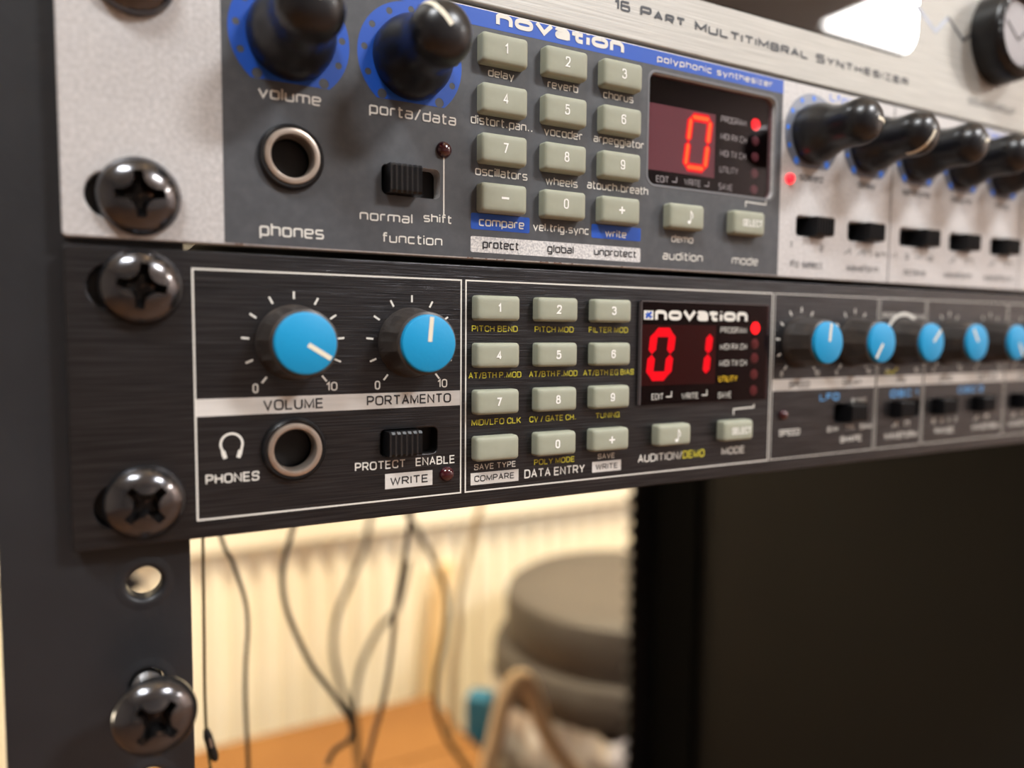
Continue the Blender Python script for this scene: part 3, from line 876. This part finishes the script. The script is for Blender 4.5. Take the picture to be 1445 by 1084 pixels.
keys = [(67.95 + 12.8 * q, 81.3 - 8.53 * r, D2[r][q]) for r in range(4) for q in range(3)] + [(110.25, 55.8, 'note'), (127.75, 55.8, 'SELECT')]
face.build('front_panel', mid)
make_keys(mid, keys, kproto, 1.85, -.02)
# tall knobs
prof = [(6.7, -.1), (6.72, .6), (6.68, 1.6), (6.5, 2.8), (6.1, 4.0), (5.6, 5.2), (5.15, 6.3), (4.85, 7.5), (4.75, 8.8), (4.82, 10.2), (4.92, 11.4), (4.95, 12.4), (4.8, 13.5), (4.42, 14.5), (3.75, 15.45), (2.75, 16.15), (1.45, 16.55), (.01, 16.68)]
tk = MB().lathe(prof, 0, 0, 56, 0)
pl = MB()
path = [(0.0, 16.72), (1.4, 16.6), (2.6, 16.2), (3.75, 15.5), (4.43, 14.55), (4.8, 13.55), (4.97, 12.4), (4.94, 11.4)]
v = []
for r, h in path:
    v += [(-.42, -h - .02, r + .02), (.42, -h - .02, r + .02)]
pl.add(v, [(2 * i, 2 * i + 1, 2 * i + 3, 2 * i + 2) for i in range(len(path) - 1)], 0, True)
tb = None
for x, z, a in [(31.35, 77.35, 62), (51.15, 77.4, -40)] + [(x, 77.6, a) for x, a in zip(KX, (95, 205, 70, 80, 60, 10, -30))]:
    if tb is None:
        tb = tk.build('rotary_knob', M['knob'], mid, loc=(x, 0, z))
        pl.build('pointer_line', M['pointer'], tb, loc=ORG[tb.name])
        o = tb
    else:
        o = dup(tb, (x, 0, z), mid)
    o.rotation_euler = (0, math.radians(a), 0)
jack(mid, 31.2, 59.0)
slide_switch(mid, 45.85, 56.4, 54.75, 59.8, 46.6, 52.1)
for (a, b), t in zip(MSW, (.42, .38, .5, .4, .4, .3)):
    q = a + (b - a) * t
    slide_switch(mid, a, b, 54.5, 59.1, q, min(b - .2, q + 5.6))
led(mid, 57.1, 63.3, 1.4, M['led_off'])
led(mid, 141.9, 67.0, 1.15, M['led_on'])
ds = MB()
plate(ds, [rrect(101.3, 61.8, 137.1, 84.1, 2.0, 6)], 2.0, 3.0)
ds = ds.build('display', M['void'], mid)
MB().box(101.9, 120.9, 1.75, 1.95, 65.3, 78.6).build('digit_module', M['module_pink'], ds)
sg = MB()
digit(sg, '0', 112.0, 66.2, 6.7, 11.7, 1.3, 1.45, 1.72, 0, .3)  # wider red layer paints the glow around the segments
digit(sg, '0', 112.0, 66.2, 6.7, 11.7, 1.3, 1.45, 1.66, 1, -.22)
sg.build('lit_digit', [M['seg_halo'], M['seg_core']], ds)
tx = MB()
for s, a, b, z in (('PROGRAM', 121.6, 129.0, 77.0), ('MIDI RX CH', 121.6, 129.2, 73.4), ('MIDI TX CH', 121.55, 129.1, 69.9), ('UTILITY', 121.55, 127, 66.5), ('EDIT', 104.4, 107.7, 62.75), ('WRITE', 111.85, 116.4, 62.85), ('SAVE', 121.4, 125.45, 62.85)):
    square_text(tx, s, a, b, z, .95, .15, y=.93)
for x in (108.6, 117.4):
    tx.line([(x, 63.2), (x + 1.2, 63.2), (x + 1.2, 64.2)], .2, .93)
for i, z in enumerate((78.2, 74.6, 71.1, 67.5, 64.0)):
    MB().lathe([(1.3 if i == 0 else 1.05, -2.0), (1.15 if i == 0 else .95, -1.7), (.02, -1.55)], 132.9, z, 24, 0).build('indicator_lamp', M['led_on'] if i == 0 else M['led_dim'], ds)
pn = MB()
plate(pn, [rrect(101.3, 61.8, 137.1, 84.1, 2.0, 6)], 1.0, 1.2)
pane = Face(pn, M['pane_dark'])
pane.print(tx, M['dim_print'])
pane.build('display_pane', ds)
rm = MB()
plate(rm, [rrect(101.0, 61.5, 137.4, 84.4, 2.2, 6), rrect(101.5, 62.0, 136.9, 83.9, 1.8, 6)], -.1, .2, .06)
rm.build('display_rim', M['rim'], ds)

# ------------------------------------------------------------ TOP synthesizer: brushed silver with big dial
top = thing('rack_synthesizer', 'topmost rack synthesizer, brushed silver front with glossy dark window and large serrated dial', 'synthesizer', (241.3, 0, 89))
T0, T1 = 89.1, 177.0
WIN = rrect(62, 100.3, 186.2, 150, 8, 10)
mb = MB()
holes = [slot_cut(96), slot_cut(170)] + [[(482.6 - x, z) for x, z in reversed(slot_cut(q))] for q in (96, 170)]
plate(mb, [rrect(0, T0, 482.6, T1, .7), WIN] + holes, 0, 3.0, .25)
face = Face(mb, M['champagne'])
MB().box(20, 462, 3.05, 330, 91.5, 175).build('chassis', M['chassis'], top)
wn = MB()
plate(wn, [rrect(62.15, 100.45, 186.05, 149.85, 7.9, 10)], .12, 1.6, .1)
wn = wn.build('display_window', M['smoked'], top)
k = MB()
square_text(k, '16', 92.6, 96.35, 94.03, 1.42, .42)
square_text(k, 'Part', 98.8, 110.3, 94.0, 1.45, .52, .45, small=.8)
square_text(k, 'multitimbral', 112.9, 146.5, 93.9, 1.28, .46, .42, small=1.0)
square_text(k, 'Synthesizer', 149.1, 182.6, 93.85, 1.4, .46, .45, small=.86)
square_text(k, 'SOUNDGROUP', 208.2, 230.3, 93.3, 1.25, .26, .5)
k.line([(197.6, 113.6), (204.6, 108.9), (210.5, 112.5)], .8)
face.print(k, M['dark_print'])
gz = MB().line([(184.9, 113.6), (192.7, 108.9), (197.6, 113.2)], 1.1)
face.print(gz, M['grey_print'])
face.build('front_panel', top)
dl = MB().lathe([(11.9, -.2), (11.9, .5), (11.7, 5.6), (11.35, 6.6), (10.9, 6.9), (10.4, 6.6), (10.2, 5.6)], 219.6, 111.6, 72, 0, True, False)
dl = dl.build('jog_dial', M['black'], top)
tth = MB().lathe([(10.9, 6.4), (10.6, 7.0), (9.7, 7.3), (8.9, 6.7), (8.6, 5.7)], 219.6, 111.6, 144, 0, True, False, lambda a, h: 1 - (.07 * ((math.degrees(a) % 10) / 10) if 5.8 < h < 7.2 else 0))
tth.build('serrated_ring', M['black'], dl)
MB().lathe([(10.3, 5.6), (6, 5.7), (.01, 5.7)], 219.6, 111.6, 48, 0, True, False).build('dial_face', mat('grey_dial_face', (150, 146, 150), .4), dl)
MB().line([(214, 114), (219.5, 110), (225, 114)], .6, -5.8).build('dial_mark', M['black_print'], dl)

# ------------------------------------------------------------ screws
def screw_head_mesh():
    hb = MB().lathe([(5.55, 0), (5.58, .5), (5.4, 1.1), (4.95, 1.75), (4.2, 2.35), (3.2, 2.8), (2.0, 3.08), (1.0, 3.18), (.01, 3.2)], 0, 0, 64, 0)
    hb.lathe([(5.55, 0), (2.6, 0)], 0, 0, 64, 0, False, False)
    return hb
def cross_loop(L, wt, r):
    """cross recess outline with arms length L, tip width wt and hollow curves between."""
    out = []
    for q in range(4):
        a = PI / 2 * q
        for x, z in ((L, -wt), (L, wt)):
            out.append((x * cos(a) - z * sin(a), x * sin(a) + z * cos(a)))
        cx = cz = wt + r
        for k_ in range(1, 8):
            t = -PI / 2 - (PI / 2) * k_ / 8
            px, pz = cx + r * cos(t) , cz + r * sin(t)
            out.append((px * cos(a) - pz * sin(a), px * sin(a) + pz * cos(a)))
    return out
def cut_cross(o, ang):
    cb = MB()
    A = cross_loop(3.35, .62, 1.9)
    ca, sa = cos(ang), sin(ang)
    rings = []
    for s_, h in ((1.06, 3.6), (1.0, 2.9), (.82, 1.6), (.55, .55)):
        rings.append([((x * ca - z * sa) * s_, -h, (x * sa + z * ca) * s_) for x, z in A])
    cb.loops(rings, 0, False, True)
    c = cb.build('cutter', M['screw_slot'])
    md = o.modifiers.new('b', 'BOOLEAN')
    md.operation, md.object, md.solver = 'DIFFERENCE', c, 'EXACT'
    md.material_mode = 'TRANSFER'
    me = bpy.data.meshes.new_from_object(o.evaluated_get(bpy.context.evaluated_depsgraph_get()))
    o.modifiers.clear()
    o.data = me
    bpy.data.objects.remove(c)
SCR = [(9.7, 0.0, 81.6, 0.0, 'black cross-head screw at the top of the silver ear, mostly cut off by the frame', 0),
       (9.7, 0.0, 51.05, 0.06, 'black cross-head screw in the silver ear, near its bottom corner', 0),
       (9.65, 0.0, 38.2, -0.14, 'black cross-head screw at the top of the black ear, directly under the silver ear', 0),
       (9.4, 0.0, 6.75, 0.72, 'black cross-head screw at the bottom of the black ear with chewed bright recess', 0),
       (9.6, -7.6, -22.2, 0.80, 'loose black screw half turned out of the bare rail, its thread showing', 1)]
for x, y, z, ang, lab, loose in SCR:
    t = thing('machine_screw', lab, 'screw', (x, y, z), 'cross-head rack screws in the rail')
    hd = MB()
    h_ = screw_head_mesh().build('screw_head', [M['screw'], M['screw_slot']], None, loc=(0, 0, 0))
    cut_cross(h_, ang)
    h_.parent = t
    h_.location = (0, 0, 0)
    prof = []
    L = 14.0
    n = int(L / 1.0) * 4
    thr = MB()
    v, f, ns = [], [], 24
    for i in range(int(L / .25) + 1):
        for k_ in range(ns):
            a = 2 * PI * k_ / ns
            ph = (i * .25 / 1.0 + k_ / ns) % 1.0
            r = 2.42 - .42 * abs(2 * ph - 1) ** 1.0
            v.append((x + r * sin(a), y + i * .25, z + r * cos(a)))
    nr = int(L / .25) + 1
    for i in range(nr - 1):
        for k_ in range(ns):
            f.append((i * ns + k_, i * ns + (k_ + 1) % ns, (i + 1) * ns + (k_ + 1) % ns, (i + 1) * ns + k_))
    f.append(tuple((nr - 1) * ns + k_ for k_ in range(ns)))
    thr.add(v, f, 0, False)
    thr.build('threaded_shank', M['thread'], t)
    if loose:
        t.rotation_euler = (math.radians(-2), 0, math.radians(2))

# ------------------------------------------------------------ behind the rack
def smooth_path(P, n=8):
    P = [Vector(p) for p in P]
    out = []
    for i in range(len(P) - 1):
        a, b, c, d = P[max(i - 1, 0)], P[i], P[i + 1], P[min(i + 2, len(P) - 1)]
        for k_ in range(n):
            t = k_ / n
            out.append(.5 * ((2 * b) + (c - a) * t + (2 * a - 5 * b + 4 * c - d) * t * t + (3 * b - a - 3 * c + d) * t ** 3))
    out.append(P[-1])
    return out
def cable(name, label, pts, r, m):
    return tag(MB().tube(smooth_path(pts), r).build(name, m), label, 'cable', 'cables hanging behind the rack')
def at(Y, pts, wob=0.0):
    return [(x, Y + wob * (i % 2), z) for i, (x, z) in enumerate(pts)]
cable('audio_cable', 'thin olive cord hanging straight down close beside the rack rail', at(60, [(23.9, 3), (23.8, -15.5), (23.6, -39.3), (23.5, -54), (24.0, -66), (26.5, -90)]), .35, M['cable_olive'])
cable('audio_cable', 'slim black cable hanging down next to the thin olive cord', at(110, [(31, -8), (34.3, -28.9), (37.5, -37.3), (40.7, -49), (41.3, -58), (40.5, -69.3), (40.3, -81.6), (40.8, -101), (41, -130)]), .6, M['cable'])
cable('audio_cable', 'black cable bowing inwards from slim straight one and hooking over near the cardboard box', at(160, [(69, -30), (65.9, -42.3), (62.9, -52.9), (62, -63.8), (64.6, -76.3), (72.2, -95.3), (80.3, -108.6), (87.5, -122), (87, -129), (81, -132), (78, -137)]), 1.0, M['cable'])
cable('audio_cable', 'blurred dark cable hanging far behind between the bowed black cable and the maroon one', at(420, [(186, -85), (180, -114), (175.7, -133.7), (163.4, -160), (154.2, -182.7), (152, -206.4), (156.8, -231.8), (164.7, -258), (170, -300)]), 2.0, M['cable_grey'])
cable('audio_cable', 'blurred dark cable branching down from the maroon cable towards the cardboard box', at(400, [(204, -140), (196, -172), (180, -189), (170, -206), (164, -224), (162, -247), (166, -300)]), 2.0, M['cable_grey'])
cable('audio_cable', 'maroon-black cable hanging straight, clearest of those in the middle of the gap', at(170, [(120, -25), (116.7, -44.7), (113.4, -65), (109.8, -83.5), (108, -101.2), (105.1, -118.7), (100.5, -134.6), (97, -148.4), (94, -170)]), 1.05, M['cable_maroon'])
cable('audio_cable', 'blurred grey cable with an outward bend, between the maroon cable and the waste bin', at(330, [(172, -78), (184.3, -100.6), (197.3, -125.3), (204, -146), (202.2, -174.6), (196.5, -198.8), (196.5, -220.7), (205.2, -245), (219.1, -268), (236, -300)]), 1.9, M['cable_grey'])
cable('audio_cable', 'faint tan cord hanging in front of the radiator beside the waste bin', at(560, [(345, -140), (336.5, -167.6), (330.7, -191.5), (319, -242), (319, -272), (313, -310), (312, -380)]), 3.2, M['cable_tan'])
pg = thing('jack_plug', 'dark cable plug dangling beside the loose screw at the rail', 'plug', (25, 60, -66))
MB().tube([(23.6, 60, -60.5), (23.9, 60, -62), (24.6, 60, -65), (25.3, 60, -67.5), (25.6, 60, -68.5)], lambda t: 1.0 if .1 < t < .9 else .6, 14).build('plug_body', M['cable'], pg)
MB().tube([(24.2, 59.1, -62.5), (24.4, 59.1, -63.5), (24.6, 59.1, -64.6)], .35, 10).build('plug_pin', M['nickel'], pg)

# radiator
rad = thing('panel_radiator', 'cream ribbed panel radiator along the wall behind the rack', 'radiator', (400, 960, -800))
mb = MB()
xa, xb = -350, 1250
n = int((xb - xa) / 33.3)
pts = []
for i in range(n):
    x = xa + i * 33.3
    pts += [(x, 940), (x + 6, 940), (x + 11, 930), (x + 27, 930), (x + 33.2, 940)]
for za, zb in ((-700, -275),):
    v, f = [], []
    for x, y in pts:
        v += [(x, y, za), (x, y, zb + 0)]
    for i in range(len(pts) - 1):
        f.append((2 * i, 2 * i + 2, 2 * i + 3, 2 * i + 1))
    mb.add(v, f)
mb.box(xa, xb, 938, 944, -715, -258)
mb.build('ribbed_panel', M['radiator'], rad)
MB().box(xa - 6, xb + 6, 918, 992, -262, -205).build('top_grille', M['radiator'], rad)
MB().box(xa - 6, xa, 925, 992, -715, -262).build('side_cover', M['radiator'], rad)
MB().box(xb, xb + 6, 925, 992, -715, -262).build('side_cover', M['radiator'], rad)
MB().box(100, 130, 944, 999, -800, -700).build('bracket_foot', M['radiator'], rad)
MB().box(900, 930, 944, 999, -800, -700).build('bracket_foot', M['radiator'], rad)

# cardboard box
bx = thing('cardboard_box', 'open-faced orange-brown cardboard box on the floor behind the rack', 'box', (210, 700, -800))
bx['label'] = 'orange-brown cardboard box on the floor below the hanging cables'
mb = MB().box(20, 402, 560, 834, -800, -484)
mb.build('box_body', M['card'], bx)
MB().box(20, 402, 560, 696, -484, -481).build('flap', M['card'], bx)
MB().box(20, 402, 698, 834, -484, -480).build('flap', M['card'], bx)

# waste bin
cx, cy = 612, 665
bn = thing('waste_bin', 'round taupe waste bin with domed lid standing before the radiator', 'bin', (cx, cy, -800))
MB().lathe_z([(120, -800), (126, -795), (150, -440), (.1, -440)], cx, cy).build('bin_body', M['bin_dark'], bn)
MB().lathe_z([(150, -420), (171, -420), (176, -412), (176, -385), (170, -372), (158, -368), (150, -420)], cx, cy).build('bin_rim', M['bin'], bn)
MB().lathe_z([(157, -372), (160, -366), (160, -318), (156, -306), (146, -300), (90, -298), (.1, -298)], cx, cy).build('lid', M['bin'], bn)
tag(MB().lathe_z([(20, -800), (21, -798), (21, -430), (.1, -430)], 420, 712, 4).build('carton', M['teal']), 'small teal carton squeezed between cardboard box and waste bin', 'carton')
rd = lambda a, z: 1 + .05 * sin(9 * a + z * .05) + .035 * sin(17 * a - z * .08) + .02 * sin(31 * a + z * .02)
bg = MB()
prof = [(166, -424), (172, -445), (168, -480), (160, -530), (164, -580), (160, -640), (160, -700), (150, -790)]
bg.lathe_z(prof, cx, cy, 220, 0, rd)
bg.build('bag_liner', M['bag'], bn)
hose = [(326, 505, -391), (332, 505, -369), (343.5, 505, -327), (355, 505, -311), (367, 505, -313), (377, 504, -337), (389, 503, -369), (408, 502, -402), (427, 502, -428), (440, 505, -470)]
tag(MB().tube(smooth_path([(330, 515, -791), (318, 510, -600), (320, 506, -460)] + hose), 9).build('vacuum_hose', M['cream']), 'thick cream hose looping up between the cardboard box and the waste bin', 'hose')
tag(MB().add(*(lambda p, q, r: ([(p[0] - r, p[1], p[2]), (p[0] + r, p[1], p[2]), (p[0] + r, p[1] + 12, p[2]), (p[0] - r, p[1] + 12, p[2]), (q[0] - r, q[1], q[2]), (q[0] + r, q[1], q[2]), (q[0] + r, q[1] + 12, q[2]), (q[0] - r, q[1] + 12, q[2])],
    [(0, 1, 2, 3), (4, 5, 6, 7), (0, 1, 5, 4), (1, 2, 6, 5), (2, 3, 7, 6), (3, 0, 4, 7)]))((372, 845, -800), (455, 900, -320), 14)).build('wooden_batten', M['wood']), 'tan wooden batten leaning on the radiator behind the waste bin', 'batten')
